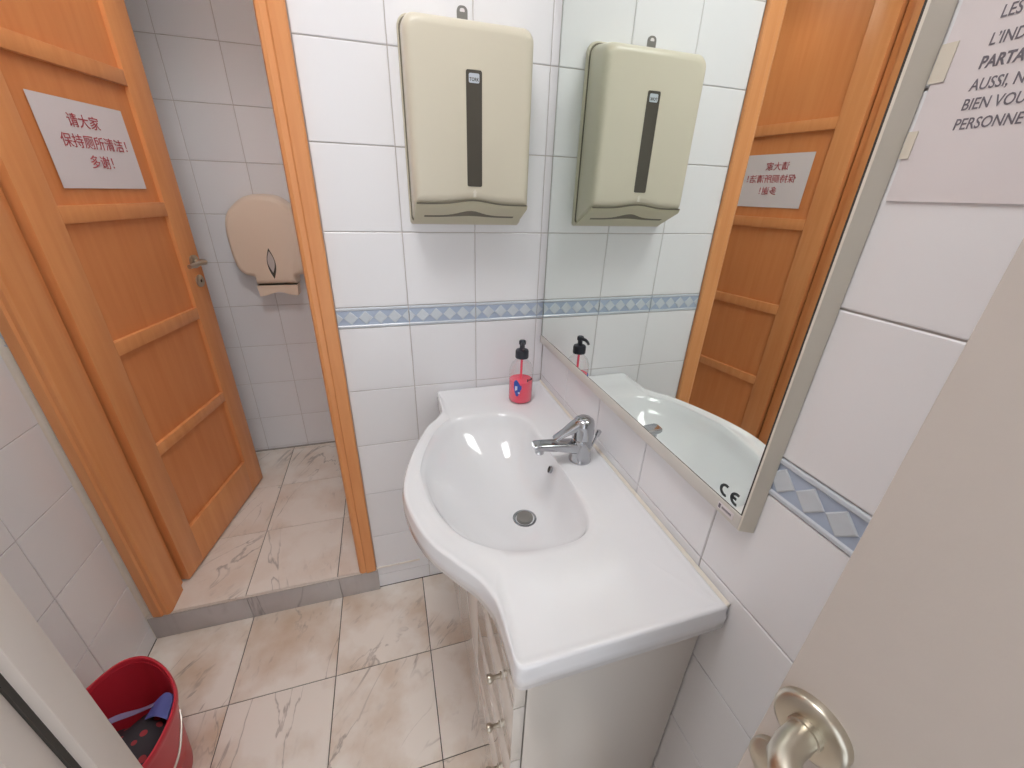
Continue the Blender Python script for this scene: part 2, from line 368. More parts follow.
tile_wall(wall_far, 'back', XF, ZF, FY)
# rounded corner bead between the left wall and the back wall
bm = NB(); prism(bm, [(XL-0.001, 0.001), (XL-0.001, -0.012)]+[(XL+0.011-0.0105*math.cos(a), -0.0115+0.0105*math.sin(a)) for a in [PI/2*i/6 for i in range(7)]]+[(XL+0.012, 0.001)], 'z', 0.001, ZC-0.001); obj('corner_bead', bm, 'caulk', wall_left, smooth=True)
# floors
def floor_tiles(parent, xs, ys, z, mat):
    for x0, x1 in zip(xs, xs[1:]):
        for y0, y1 in zip(ys, ys[1:]):
            w_, h_ = abs(x1-x0), abs(y1-y0)
            me = tile_mesh(w_-0.0028, h_-0.0028, mat, 0.001, 0.005)
            place(me, 'marble_tile', 'floor', ((x0+x1)/2, (y0+y1)/2, z), parent, 0.001)
floor_tiles(floor, [XL, -1.0655, -0.7620, -0.4587, -0.1553, 0.0], [0.0, -0.3014, -0.6096, -0.9170, -1.2240, -1.5300, -1.83], 0.0, 'marble')
floor_tiles(floor2, [XL, -1.0700, -0.7660, -0.4620], [-0.006, 0.3110, 0.6150, 0.9280, FY-0.002], ZS, 'marble2')
# step in the doorway
step = thing('door_step', 'low grey marble step with a bright metal edge across the wooden doorway', 'step', (-1.0, 0.0, 0.0))
for a, b in ((XL+0.001, -1.0665), (-1.0650, -0.7625), (-0.7610, -0.6235)):
    box('riser_slab', a, b, -0.0115, 0.004, 0.0005, ZS-0.0085, 'riser', step, 0.0012)
box('shadow_gap', XL+0.001, -0.6235, -0.0095, 0.003, ZS-0.0084, ZS-0.0056, 'dark', step)
box('edge_strip', XL+0.001, -0.6235, -0.0125, -0.0075, ZS-0.0055, ZS+0.0008, 'edge_metal', step, 0.001)

# ------------------------------------------------------------------ wooden casing round the toilet doorway
casing = thing('trim_1', 'orange varnished wooden door casing around the toilet doorway', 'door frame', (-1.0, 0.03, ZS), kind='structure')
def jamb_outline(s, xo, xi):
    """plan outline of one jamb; xo outer edge, xi inner edge, s = +1 when the opening lies towards +x"""
    w_ = abs(xi-xo); pts = [(0, 0.0), (0, -0.012), (0.004, -0.016), (w_*0.52, -0.020), (w_*0.60, -0.015), (w_*0.80, -0.017), (w_*0.93, -0.014), (w_, -0.004), (w_, 0.078), (w_*0.75, 0.082), (w_*0.75, 0.1135), (0.008, 0.1135), (0.008, 0.0)]
    return [(xo+s*u, v) for u, v in pts]
for nm, s, xo, xi in (('jamb', 1, DX0, -1.287), ('jamb', -1, DX1, -0.688)):
    bm = NB(); prism(bm, jamb_outline(s, xo, xi), 'z', ZS+0.001, DZ); obj(nm, bm, 'wood', casing, smooth=True, angle=25)
box('head', -1.287, -0.688, -0.016, 0.09, DZ-0.055, DZ, 'wood', casing, 0.003)
# ------------------------------------------------------------------ open wooden door
TH = math.radians(79)
door1 = thing('door_1', 'open orange wooden door with recessed panels, a paper notice and a lever handle', 'door', (-1.2774, 0.1158, ZS+0.008), TH, kind='structure')
# local: x along the leaf, -y towards the viewer, z up from the leaf's foot
Z0 = ZS+0.008; LW = 0.585; LH = 2.18
def dbox(name, x0, x1, z0, z1, d0, d1, mat, bev=0.002, parent=door1):
    return box(name, x0, x1, d0, d1, z0-Z0, z1-Z0, mat, parent, bev, local=True)
dbox('stile', 0.0, 0.087, Z0, Z0+LH, 0.0, 0.04, 'wood'); dbox('stile', 0.485, LW, Z0, Z0+LH, 0.0, 0.04, 'wood')
RZ = [(Z0, 0.283), (0.600, 0.640), (0.957, 1.000), (1.322, 1.365), (1.690, 1.731), (2.20, Z0+LH)]
for a, b in RZ: dbox('rail', 0.087, 0.485, a, b, 0.0, 0.04, 'wood')
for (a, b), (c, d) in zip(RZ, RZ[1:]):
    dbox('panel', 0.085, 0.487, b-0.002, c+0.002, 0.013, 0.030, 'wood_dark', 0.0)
# handle and key plate
def lever(bm, c, sgn):
    # rose, neck and lever on the face looking to -y (sgn=-1) or +y
    y = lambda d: c[1]+sgn*d
    add_loft(bm, [ring((c[0], y(0.0), c[1]*0+c[2]), 0.024, 24, Vector((1,0,0)), Vector((0,0,1))), ring((c[0], y(0.006), c[2]), 0.024, 24, Vector((1,0,0)), Vector((0,0,1))), ring((c[0], y(0.009), c[2]), 0.019, 24, Vector((1,0,0)), Vector((0,0,1)))])
    add_tube(bm, [(c[0], y(0.008), c[2]), (c[0], y(0.03), c[2]), (c[0]-0.004, y(0.042), c[2]), (c[0]-0.014, y(0.047), c[2]), (c[0]-0.05, y(0.048), c[2]+0.001), (c[0]-0.105, y(0.046), c[2]-0.002)], [0.009, 0.009, 0.0095, 0.0095, 0.0085, 0.0075], 14)
for sgn, yy in ((-1, 0.0), (1, 0.04)):
    bm = NB(); lever(bm, (0.545, yy, 1.160-Z0), sgn); h = obj('lever_handle', bm, 'nickel', door1, local=True, smooth=True); h['label'] = 'nickel lever handle'
bm = NB(); c = (0.547, 0.0, 1.088-Z0)
add_loft(bm, [ring((c[0], 0.0, c[2]), 0.023, 24, Vector((1,0,0)), Vector((0,0,1))), ring((c[0], -0.004, c[2]), 0.023, 24, Vector((1,0,0)), Vector((0,0,1))), ring((c[0], -0.006, c[2]), 0.020, 24, Vector((1,0,0)), Vector((0,0,1)))])
kp = obj('key_plate', bm, 'brass', door1, local=True, smooth=True); kp['label'] = 'round keyhole plate'
bm = NB(); prism(bm, [(c[0]+0.004*math.cos(a), c[2]+0.006*math.sin(a)) for a in [i*PI/6 for i in range(12)]], 'y', -0.0068, -0.005); obj('keyhole', bm, 'dark', kp, local=True)
for z in (0.25, 1.75):
    bm = NB(); add_tube(bm, [(-0.004, 0.043, z-0.05), (-0.004, 0.043, z+0.05)], 0.006, 10); obj('hinge', bm, 'nickel', door1, local=True, smooth=True)
# paper notice on the door
Rz = Matrix.Rotation(TH, 4, 'Z'); DM = Matrix.Translation((-1.2774, 0.1158, 0)) @ Rz
np_ = thing('paper_notice', 'white paper notice with red Chinese lettering stuck on the wooden door', 'notice', DM @ Vector((0.284, 0.0118, 1.512)), TH)
bm = NB(); nx, nz = 14, 8; PW, PH = 0.297, 0.212; V = []
for j in range(nz+1):
    for i in range(nx+1):
        u, v = i/nx-0.5, j/nz-0.5
        d = -0.0012-0.0035*abs(u*2)**3*(0.5-v)-0.002*max(0, -v*2-0.4)**2*math.cos(u*6)
        V.append((u*PW, d, v*PH))
vt = [bm.verts.new(q) for q in V]+[bm.verts.new((q[0], q[1]+0.0005, q[2])) for q in V]
n1 = (nx+1)*(nz+1)
for j in range(nz):
    for i in range(nx):
        a = j*(nx+1)+i; q = (a, a+1, a+nx+2, a+nx+1)
        bm.faces.new([vt[t] for t in q]); bm.faces.new([vt[t+n1] for t in reversed(q)])
obj('sheet', bm, 'paper', np_, local=True, smooth=True)
for s, x, z, al in (('请大家', -0.006, 0.045, 'CENTER'), ('保持厕所清洁！', -0.100, -0.004, 'LEFT'), ('多谢！', 0.020, -0.052, 'CENTER')):
    bm = text_bm(s, 0.0350, al, 0.0001, 0.0002)
    for v in bm.verts: v.co = Vector((v.co.x+x, -0.0021-v.co.z-(0.0018*abs((v.co.x+x)/PW*2)**3), v.co.y+z))
    obj('lettering', bm, 'red_ink', np_, local=True)

# ------------------------------------------------------------------ mirror
MX = -0.0175; MY0, MY1 = -0.022, -0.866; MZ0, MZ1 = 0.992, 1.95
mir = thing('mirror', 'large frameless wall mirror with a white lower rail above the washbasin', 'mirror', (-0.008, (MY0+MY1)/2, MZ0))
box('glass', MX, -0.0145, MY0-0.002, MY1+0.003, 1.017, MZ1, 'mirror', mir)
box('backing', -0.0145, -0.0010, MY0, MY1, MZ0+0.002, MZ1, 'mside', mir, 0.001)
box('lower_rail', MX-0.0022, -0.0010, MY0, MY1, MZ0, 1.0165, 'mframe', mir, 0.0008)
bm = NB(); prism(bm, [(MX-0.0015, MY1), (MX-0.0015, MY1-0.003), (-0.0012, MY1-0.012), (-0.0012, MY1)], 'z', MZ0, MZ1); obj('side_edge', bm, 'mside', mir)
box('seal', MX-0.0006, MX+0.001, MY1+0.003, MY1, 1.017, MZ1, 'dark', mir)
box('seal', MX-0.0006, MX+0.001, MY0-0.002, MY1+0.003, 1.0155, 1.0172, 'dark', mir)
# CE mark on the glass
bm = NB()
def arc(cy, cz, r, a0, a1, wd):
    n = 14; A = []; B = []
    for i in range(n+1):
        a = math.radians(a0+(a1-a0)*i/n); A.append((cy-(r+wd/2)*math.cos(a), cz+(r+wd/2)*math.sin(a))); B.append((cy-(r-wd/2)*math.cos(a), cz+(r-wd/2)*math.sin(a)))
    for i in range(n):
        q = [A[i], A[i+1], B[i+1], B[i]]; add_loft(bm, [[(MX-0.0006, y, z) for y, z in q], [(MX+0.0002, y, z) for y, z in q]])
arc(-0.8270, 1.0325, 0.0085, 70, 290, 0.0042); arc(-0.8480, 1.0325, 0.0085, 70, 290, 0.0042)
add_box(bm, MX-0.0006, MX+0.0002, -0.8480, -0.8395, 1.0305, 1.0345)
ce = obj('printed_mark', bm, 'mark', mir); ce['label'] = 'dark CE mark'
st = box('sticker', MX-0.0028, MX-0.0021, -0.8240, -0.8540, 0.9985, 1.0105, 'paper', mir)
bm = NB(); add_box(bm, MX-0.0031, MX-0.0027, -0.8295, -0.8255, 1.001, 1.0085)
for k in range(9): add_box(bm, MX-0.0031, MX-0.0027, -0.8335-0.0021*k, -0.8320-0.0021*k, 1.003, 1.0065)
obj('print', bm, 'grey_ink', st)

# ------------------------------------------------------------------ paper sheet beside the mirror
sh = thing('paper_sheet', 'white printed sheet with grey French capitals taped beside the mirror', 'notice', (-0.001, -0.985, 1.434))
bm = NB(); add_box(bm, -0.0016, -0.0008, -1.092, -0.882, 1.434, 1.731); obj('sheet', bm, 'paper', sh)
for s, zb, bold in (('LES', 1.5645, 0.0001), ('L’IND', 1.5475, 0.0001), ('PARTA', 1.5325, 0.00035), ('AUSSI, N', 1.5175, 0.0001), ('BIEN VOU', 1.5040, 0.0001), ('PERSONNE', 1.4900, 0.0001)):
    bm = text_bm(s, 0.0115, 'LEFT', bold, 0.0001)
    for v in bm.verts: v.co = Vector((-0.0018-v.co.z, -0.9125-v.co.x*0.76, zb+v.co.y))
    obj('lettering', bm, 'grey_ink', sh)
bm = NB(); add_box(bm, -0.0024, -0.0017, -0.8915, -0.8795, 1.528, 1.556); obj('tape', bm, 'tape', sh)
bm = NB(); add_box(bm, -0.0024, -0.0017, -0.8875, -0.8795, 1.470, 1.492); obj('tape', bm, 'tape', sh)

# ------------------------------------------------------------------ washbasin top
ZD = 0.838
basin = thing('washbasin', 'white ceramic washbasin top with a bowed front and a long side shelf', 'washbasin', (-0.22, -0.44, 0.79))
def seg(a, b, n): return [Vector(a).lerp(Vector(b), i/n) for i in range(n)]
bow = catmull([(-0.362, -0.100), (-0.366, -0.140), (-0.385, -0.178), (-0.419, -0.224), (-0.464, -0.333), (-0.4905, -0.445), (-0.487, -0.529), (-0.458, -0.623), (-0.416, -0.688), (-0.384, -0.732), (-0.366, -0.776), (-0.362, -0.820)], 7, closed=False)
OUT = []
RC = 0.012
OUT += seg((-0.0025, -0.885), (-0.0025, -0.003), 40)                       # along the wall
OUT += seg((-0.0025, -0.003), (-0.350, -0.003), 18)                       # along the back wall
OUT += [Vector((-0.350+0.012*math.cos(a)-0.0, -0.015+0.012*math.sin(a))) for a in [PI/2+PI/2*i/4 for i in range(4)]]
OUT += seg((-0.362, -0.015), (-0.362, -0.100), 5)
OUT += bow[:-1]
OUT += seg((-0.362, -0.820), (-0.362, -0.875), 4)
OUT += [Vector((-0.347+0.015*math.cos(a), -0.875+0.015*math.sin(a))) for a in [PI+PI/2*i/5 for i in range(5)]]
OUT += seg((-0.347, -0.890), (-0.0075, -0.890), 18)
OUT += [Vector((-0.0075+0.005*math.cos(a), -0.885+0.005*math.sin(a))) for a in [1.5*PI+PI/2*i/2 for i in range(2)]]
BR = catmull([(-0.273, -0.170), (-0.335, -0.180), (-0.378, -0.222), (-0.408, -0.275), (-0.436, -0.355), (-0.447, -0.429), (-0.434, -0.527), (-0.403, -0.605), (-0.363, -0.651), (-0.305, -0.684), (-0.240, -0.694), (-0.178, -0.690), (-0.141, -0.668), (-0.123, -0.622), (-0.119, -0.539), (-0.122, -0.441), (-0.124, -0.344), (-0.131, -0.245), (-0.179, -0.188)], 6)
BC = Vector((-0.27, -0.45))
pol = sorted((math.atan2(q.y-BC.y, q.x-BC.x), (q-BC).length) for q in BR)
def brad(a):
    n = len(pol)
    for i in range(n):
        a0, r0 = pol[i]; a1, r1 = pol[(i+1) % n]
        if i == n-1: a1 += 2*PI
        for s in (0, 2*PI):
            if a0 <= a+s <= a1: return r0+(r1-r0)*((a+s-a0)/(a1-a0) if a1 > a0 else 0)
    return pol[0][1]
area = sum(a.x*b.y-b.x*a.y for a, b in zip(OUT, OUT[1:]+OUT[:1]))
if area < 0: OUT.reverse()
INN = []
for q in OUT:
    a = math.atan2(q.y-BC.y, q.x-BC.x); INN.append(BC+Vector((math.cos(a), math.sin(a)))*brad(a))
DR = Vector((-0.208, -0.478))
def lift(P, z): return [(q.x, q.y, z) for q in P]
def lerpP(A, B, t): return [a.lerp(b, t) for a, b in zip(A, B)]
def scl(P, s):
    out = []
    for q in P:
        a = math.atan2(q.y-DR.y, q.x-DR.x); e_ = Vector((-0.03+0.18*math.cos(a), 0.035+0.235*math.sin(a)))
        out.append(DR+(q-DR).lerp(e_, min(1.0, (1-s)*1.3))*s)
    return out
def star_off(d):
    n = len(OUT); out = []
    for i, q in enumerate(OUT):
        t = (OUT[(i+1) % n]-OUT[i-1]).normalized(); nn = Vector((-t.y, t.x)); dr_ = (BC-q).normalized()
        out.append(q+dr_*(d/max(0.4, dr_.dot(nn))))
    return out
offset_basin = lambda P, d: star_off(d)
o2 = offset_basin(OUT, 0.003); o3 = offset_basin(OUT, 0.009); o4 = offset_basin(OUT, 0.015); o5 = offset_basin(OUT, 0.023); ob = offset_basin(OUT, 0.006); obb = offset_basin(OUT, 0.022)
ZB = 0.793
rings = [lift(scl(INN, 0.35), 0.690), lift(scl(INN, 0.7), 0.715), lift(scl(INN, 0.93), 0.765), lift(lerpP(obb, INN, 0.25), ZB), lift(ob, ZB-0.001), lift(OUT, ZB+0.004), lift(OUT, ZD-0.016), lift(o2, ZD-0.010), lift(o2, ZD+0.001), lift(offset_basin(OUT, 0.0055), ZD+0.0045), lift(o3, ZD+0.005), lift(o4, ZD+0.003), lift(o5, ZD), lift(lerpP(o5, INN, 0.5), ZD), lift(lerpP(o5, INN, 0.9), ZD-0.0002)]
for s, dz in ((1.0, -0.003), (0.985, -0.0075), (0.965, -0.016)): rings.append(lift(scl(INN, s), ZD+dz))
DEP = 0.132
for s in (0.94, 0.90, 0.85, 0.79, 0.72, 0.64, 0.55, 0.45, 0.34, 0.22, 0.12):
    f = 1-((s-0.05)/0.95)**2.9
    rings.append(lift(scl(INN, s), ZD-0.010-DEP*f*0.97))
rings.append([(DR.x+0.024*math.cos(math.atan2(q.y-DR.y, q.x-DR.x)), DR.y+0.024*math.sin(math.atan2(q.y-DR.y, q.x-DR.x)), ZD-0.010-DEP*0.985) for q in INN])
bm = NB(); add_loft(bm, rings, True, True)
body = obj('basin_body', bm, 'ceramic', basin, smooth=True, angle=60)
zdr = ZD-0.010-DEP*0.985
bm = NB(); add_lathe(bm, (DR.x, DR.y, zdr), [(0.0315, -0.004), (0.0315, 0.001), (0.029, 0.003), (0.024, 0.0025), (0.0225, -0.001)], 32); dr = obj('drain', bm, 'chrome', basin, smooth=True); dr['label'] = 'chrome drain ring'
bm = NB(); add_lathe(bm, (DR.x, DR.y, zdr), [(0.0205, -0.001), (0.0205, 0.006), (0.019, 0.0085), (0.012, 0.0095), (0.004, 0.0098)], 32); obj('plug', bm, 'grey_plastic', dr, smooth=True)
bm = NB(); ax = Vector((0.35, 0.0, 0.94)).normalized()
oc = Vector((-0.1255, -0.428, 0.796)); on = Vector((-0.94, 0.0, 0.35)); ay_ = Vector((0, 1, 0))
add_loft(bm, [ring(oc, 0.0105, 20, ax, ay_, 0.0080), ring(oc+on*0.005, 0.0105, 20, ax, ay_, 0.0080), ring(oc+on*0.006, 0.0085, 20, ax, ay_, 0.0062), ring(oc+on*0.003, 0.0080, 20, ax, ay_, 0.0058)])
ov = obj('overflow', bm, 'chrome', basin, smooth=True)
bm = NB(); add_loft(bm, [ring(oc+on*0.0031, 0.0076, 20, ax, ay_, 0.0054), ring(oc+on*0.0036, 0.0076, 20, ax, ay_, 0.0054)]); obj('overflow_hole', bm, 'dark', ov)
bm = NB(); prism(bm, [(-0.001, ZD-0.004), (-0.001, ZD+0.0075), (-0.003, ZD+0.0068), (-0.0065, ZD+0.0035), (-0.0065, ZD-0.004)], 'y', -0.884, -0.004)
for v in bm.verts: pass
obj('caulk', bm, 'caulk', basin)

# ------------------------------------------------------------------ vanity cabinet
CF0 = -0.350; CY0, CY1 = -0.855, -0.012
cab = thing('vanity_cabinet', 'glossy white vanity cabinet with small metal knobs under the washbasin', 'cabinet', (-0.17, -0.43, 0.0))
bm = NB()
add_box(bm, CF0+0.022, -0.004, CY0, CY0+0.016, 0.001, 0.792, 0.0008); add_box(bm, CF0+0.022, -0.004, CY1-0.016, CY1, 0.001, 0.792, 0.0008)
add_box(bm, CF0+0.024, -0.004, CY0+0.016, CY1-0.016, 0.07, 0.086); add_box(bm, -0.012, -0.004, CY0+0.016, CY1-0.016, 0.086, 0.68); add_box(bm, CF0+0.024, CF0+0.04, CY0+0.016, CY1-0.016, 0.001, 0.07)
add_box(bm, CF0+0.024, -0.012, -0.585, -0.569, 0.086, 0.64)
obj('body', bm, 'lacquer', cab)
def knob(y, z, par):
    bm = NB(); X = Vector((0, 1, 0)); Y = Vector((0, 0, 1))
    prof = [(0.0065, CF0), (0.0065, CF0-0.002), (0.0040, CF0-0.0035), (0.0040, CF0-0.014), (0.0052, CF0-0.016), (0.0078, CF0-0.019), (0.0085, CF0-0.024), (0.0070, CF0-0.027), (0.003, CF0-0.028)]
    add_loft(bm, [ring((x, y, z), r, 16, X, Y) for r, x in prof]); obj('knob', bm, 'nickel', par, smooth=True)
DG = [0.676, 0.506, 0.332, 0.090]
box('front_panel', CF0, CF0+0.020, CY0+0.001, -0.700, 0.6775, 0.7885, 'lacquer', cab, 0.0015)
box('front_panel', CF0, CF0+0.020, -0.699, -0.578, 0.6775, 0.7250, 'lacquer', cab, 0.0015)
for z1, z0, kz in zip(DG, DG[1:], (0.650, 0.488, 0.318)):
    d = box('drawer', CF0, CF0+0.020, CY0+0.001, -0.578, z0+0.0015, z1-0.0015, 'lacquer', cab, 0.0015); knob(-0.785, kz, d)
for a, b, ky in ((-0.576, -0.296, -0.32), (-0.294, CY1-0.001, -0.27)):
    d = box('cabinet_door', CF0, CF0+0.020, a, b, 0.0915, 0.680, 'lacquer', cab, 0.0015); knob(ky, 0.60, d)
box('plinth', CF0+0.012, CF0+0.024, CY0+0.001, CY1-0.001, 0.001, 0.0895, 'lacquer', cab, 0.001)

# ------------------------------------------------------------------ faucet
FX, FYY = -0.064, -0.456
fa = thing('faucet', 'chrome single-lever mixer tap at the rear of the washbasin', 'faucet', (FX, FYY, ZD))
bm = NB(); add_lathe(bm, (FX, FYY, ZD), [(0.0275, 0.0005), (0.0275, 0.003), (0.0262, 0.006), (0.0250, 0.020), (0.0245, 0.045), (0.0245, 0.062), (0.0235, 0.064)], 32); obj('body', bm, 'chrome', fa, smooth=True)
bm = NB(); add_lathe(bm, (FX, FYY, ZD), [(0.0235, 0.0645), (0.0258, 0.066), (0.0265, 0.085), (0.0260, 0.102), (0.0235, 0.112), (0.0160, 0.118), (0.004, 0.1195)], 32); cap = obj('lever_cap', bm, 'chrome', fa, smooth=True)
# spout: flat tapered tongue reaching over the bowl
def sec(x, zc, hw, hh, y=FYY):
    pts = round_rect(-hw, hw, -hh, hh, min(hw, hh)*0.55, 3); return [(x, y+q.x, zc+q.y) for q in pts]
bm = NB(); add_loft(bm, [sec(FX-0.012, ZD+0.040, 0.0185, 0.0165), sec(FX-0.030, ZD+0.044, 0.0180, 0.0135), sec(FX-0.060, ZD+0.050, 0.0170, 0.0105), sec(FX-0.095, ZD+0.0555, 0.0165, 0.0085), sec(FX-0.118, ZD+0.0580, 0.0160, 0.0075), sec(FX-0.124, ZD+0.0585, 0.0140, 0.0055)])
sp = obj('spout', bm, 'chrome', fa, smooth=True)
bm = NB(); add_lathe(bm, (FX-0.108, FYY, ZD+0.036), [(0.0095, 0.0), (0.0110, 0.002), (0.0115, 0.016)], 20); obj('aerator', bm, 'chrome', sp, smooth=True)
# lever: slanted paddle falling forward from the cap
bm = NB()
def sec2(c, d, hw, hh):
    d = Vector(d).normalized(); s = Vector((0, 1, 0)); u = d.cross(s)
    return [Vector(c)+s*q.x+u*q.y for q in round_rect(-hw, hw, -hh, hh, min(hw, hh)*0.6, 3)]
L0 = Vector((FX-0.008, FYY, ZD+0.106)); dv = Vector((-0.82, 0, -0.46))
add_loft(bm, [sec2(L0, dv, 0.0175, 0.010), sec2(L0+dv*0.022, dv, 0.0155, 0.0095), sec2(L0+dv*0.050, dv, 0.0115, 0.006), sec2(L0+dv*0.075, dv, 0.0105, 0.0045), sec2(L0+dv*0.080, dv, 0.008, 0.003)])
obj('lever', bm, 'chrome', cap, smooth=True)
bm = NB(); add_tube(bm, [(FX+0.024, FYY-0.004, ZD+0.03), (FX+0.032, FYY-0.004, ZD+0.052), (FX+0.036, FYY-0.004, ZD+0.062), (FX+0.0375, FYY-0.004, ZD+0.066), (FX+0.042, FYY-0.004, ZD+0.078), (FX+0.0425, FYY-0.004, ZD+0.080)], [0.0025, 0.0025, 0.003, 0.0055, 0.0062, 0.003], 12); obj('pull_rod', bm, 'chrome', fa, smooth=True)

# ------------------------------------------------------------------ soap bottle
BX, BY, BZ = -0.112, -0.118, ZD+0.001
so = thing('soap_bottle', 'clear pump bottle half full of pink soap on the basin corner', 'soap bottle', (BX, BY, BZ))
bm = NB(); add_lathe(bm, (BX, BY, BZ), [(0.033, 0.0), (0.0362, 0.004), (0.0368, 0.012), (0.0368, 0.092), (0.0355, 0.108), (0.029, 0.124), (0.019, 0.134), (0.0165, 0.139), (0.0165, 0.146)], 32, True, False); obj('bottle', bm, 'clear', so, smooth=True)
bm = NB(); add_lathe(bm, (BX, BY, BZ), [(0.031, 0.0015), (0.0350, 0.005), (0.0356, 0.012), (0.0356, 0.072), (0.0345, 0.0722)], 32); obj('liquid', bm, 'soap', so, smooth=True)
bm = NB(); add_lathe(bm, (BX, BY, BZ), [(0.0035, 0.0735), (0.0035, 0.137), (0.010, 0.139), (0.012, 0.146)], 14); obj('dip_tube', bm, 'soap', so, smooth=True)
bm = NB(); add_lathe(bm, (BX, BY, BZ), [(0.0195, 0.143), (0.0200, 0.146), (0.0200, 0.164), (0.0180, 0.168), (0.0085, 0.172), (0.0075, 0.174), (0.0075, 0.186)], 24); pc = obj('pump_collar', bm, 'black', so, smooth=True)
nd = Vector((-0.25, -0.97, 0)).normalized()
bm = NB(); add_lathe(bm, (BX, BY, BZ), [(0.0085, 0.184), (0.0105, 0.186), (0.0105, 0.194), (0.009, 0.197)], 20)
c0 = Vector((BX, BY, BZ+0.191)); add_tube(bm, [c0+nd*0.006, c0+nd*0.024+Vector((0, 0, 0.001)), c0+nd*0.034+Vector((0, 0, -0.003)), c0+nd*0.040+Vector((0, 0, -0.009))], [0.0058, 0.0048, 0.0042, 0.0036], 12); obj('pump_head', bm, 'black', pc, smooth=True)
# curved blue logo patch and dark script on the bottle wall
def patch(name, a0, a1, zf, mat, r=0.0374, n=10):
    bm = NB(); A = []; 
    for k in range(n+1):
        t = k/n; a = math.radians(a0+(a1-a0)*t); lo, hi = zf(t)
        A.append([(BX+rr*math.cos(a), BY+rr*math.sin(a), BZ+z) for rr, z in ((r, lo), (r, hi), (r-0.0006, hi), (r-0.0006, lo))])
    add_loft(bm, A); return obj(name, bm, mat, so, smooth=True)
M['logo_blue'] = plain('logo_blue', srgb(48, 82, 176), 0.4, noise=0.5, nscale=90); M['logo_white'] = plain('logo_white', srgb(222, 226, 240), 0.4)
patch('label_patch', 218, 256, lambda t: (0.062-0.030*math.sin(PI*min(1, t+0.08))-0.010*t, 0.064+0.022*math.sin(PI*min(1, t+0.15))*(1-0.5*t)), 'logo_blue')
patch('label_patch', 225, 236, lambda t: (0.046+0.004*t, 0.062), 'logo_white', 0.0378, 4); patch('label_patch', 240, 248, lambda t: (0.038, 0.043), 'logo_white', 0.0378, 4)
for a in (282, 290, 297, 304, 311): patch('script_mark', a, a+5, lambda t: (0.077+0.002*math.sin(a), 0.081+0.004*abs(math.sin(a*1.7))), 'mark', 0.0376, 2)

# ------------------------------------------------------------------ paper towel dispenser
TX0, TX1 = -0.4020, -0.1040; TC = (TX0+TX1)/2; TD = 0.106
td = thing('paper_towel_dispenser', 'cream plastic paper towel dispenser with a dark sight window on the tiled wall', 'towel dispenser', (TC, 0.0, 1.345))
def tout(ins, y, hump):
    fr_ = min(1.0, (-y)/TD); zb = 1.349+0.050*fr_; zt = 1.783-0.018*fr_
    P = round_rect(TX0+ins, TX1-ins, zb+ins, zt-ins, (0.008, 0.008, 0.026, 0.026), 6)
    # subdivide the lower edge so that it can carry the wave
    i = 6; a, b = P[6], P[7]
    mid = [a.lerp(b, k/24) for k in range(1, 24)]
    P = P[:7]+mid+P[7:]
    out = []
    for q in P:
        z = q.y
        if abs(q.y-(zb+ins)) < 1e-4: z += hump*math.exp(-((q.x-TC)/0.052)**2)
        out.append((q.x, y, z))
    return out
bm = NB(); add_loft(bm, [tout(-0.003, -0.0008, 0), tout(-0.003, -0.0125, 0), tout(-0.002, -0.0140, 0)]); obj('base_plate', bm, 'cream', td, smooth=True)
bm = NB(); add_loft(bm, [tout(0.0, -0.0138, 0), tout(0.0, -0.0155, 0)]); obj('seam', bm, 'slotgap', td)
bm = NB(); add_loft(bm, [tout(0.0032, -0.0150, 0.0), tout(0.0028, -0.0195, 0.0), tout(0.0028, -0.080, 0.005), tout(0.004, -0.092, 0.0085), tout(0.008, -0.1015, 0.0095), tout(0.014, -0.1055, 0.0095), tout(0.022, -0.1065, 0.0095)]); cover = obj('cover', bm, 'cream', td, smooth=True, angle=50)
# slanted delivery tray under the cover with its long slot
bm = NB()
def trayz(y): return 1.349+0.050*(-y/TD)
A = []
for k in range(25):
    x = TX0+0.006+(TX1-TX0-0.012)*k/24; hmp = 0.0095*math.exp(-((x-TC)/0.052)**2)
    A.append([(x, -0.010, trayz(-0.010)-0.0005), (x, -0.098, trayz(-0.098)+hmp*0.9-0.0005), (x, -0.1030, trayz(-0.1035)+hmp+0.0005), (x, -0.1030, trayz(-0.1035)+hmp+0.003), (x, -0.010, trayz(-0.01)+0.006)])
    if k == 0 or k == 24: pass
    A[-1] = [(a[0], a[1], a[2]-0.004) if i < 2 else a for i, a in enumerate(A[-1])]
add_loft(bm, A); tray = obj('tray', bm, 'cream_tray', td, smooth=True, angle=35)
bm = NB(); A = []
for k in range(25):
    x = TX0+0.030+(TX1-TX0-0.060)*k/24; g = math.exp(-((x-TC)/0.036)**2); y0 = -0.058-0.014*g; y1 = -0.050
    zz = lambda y: trayz(y)-0.0047+0.0095*0.9*math.exp(-((x-TC)/0.052)**2)*min(1, max(0, (-y-0.010)/0.088))
    A.append([(x, y1, zz(y1)-0.0006), (x, y0, zz(y0)-0.0006), (x, y0, zz(y0)+0.003), (x, y1, zz(y1)+0.003)])
add_loft(bm, A); obj('slot', bm, 'slotgap', tray)
bm = NB(); A = []
for k in range(25):
    x = TX0+0.009+(TX1-TX0-0.018)*k/24; hmp = 0.0095*math.exp(-((x-TC)/0.052)**2); z_ = trayz(-0.1035)+hmp
    A.append([(x, -0.1045, z_+0.0010), (x, -0.1060, z_+0.0030), (x, -0.1060, z_+0.0048), (x, -0.1000, z_+0.0048), (x, -0.1000, z_+0.0010)])
add_loft(bm, A); obj('lower_seam', bm, 'slotgap', td)
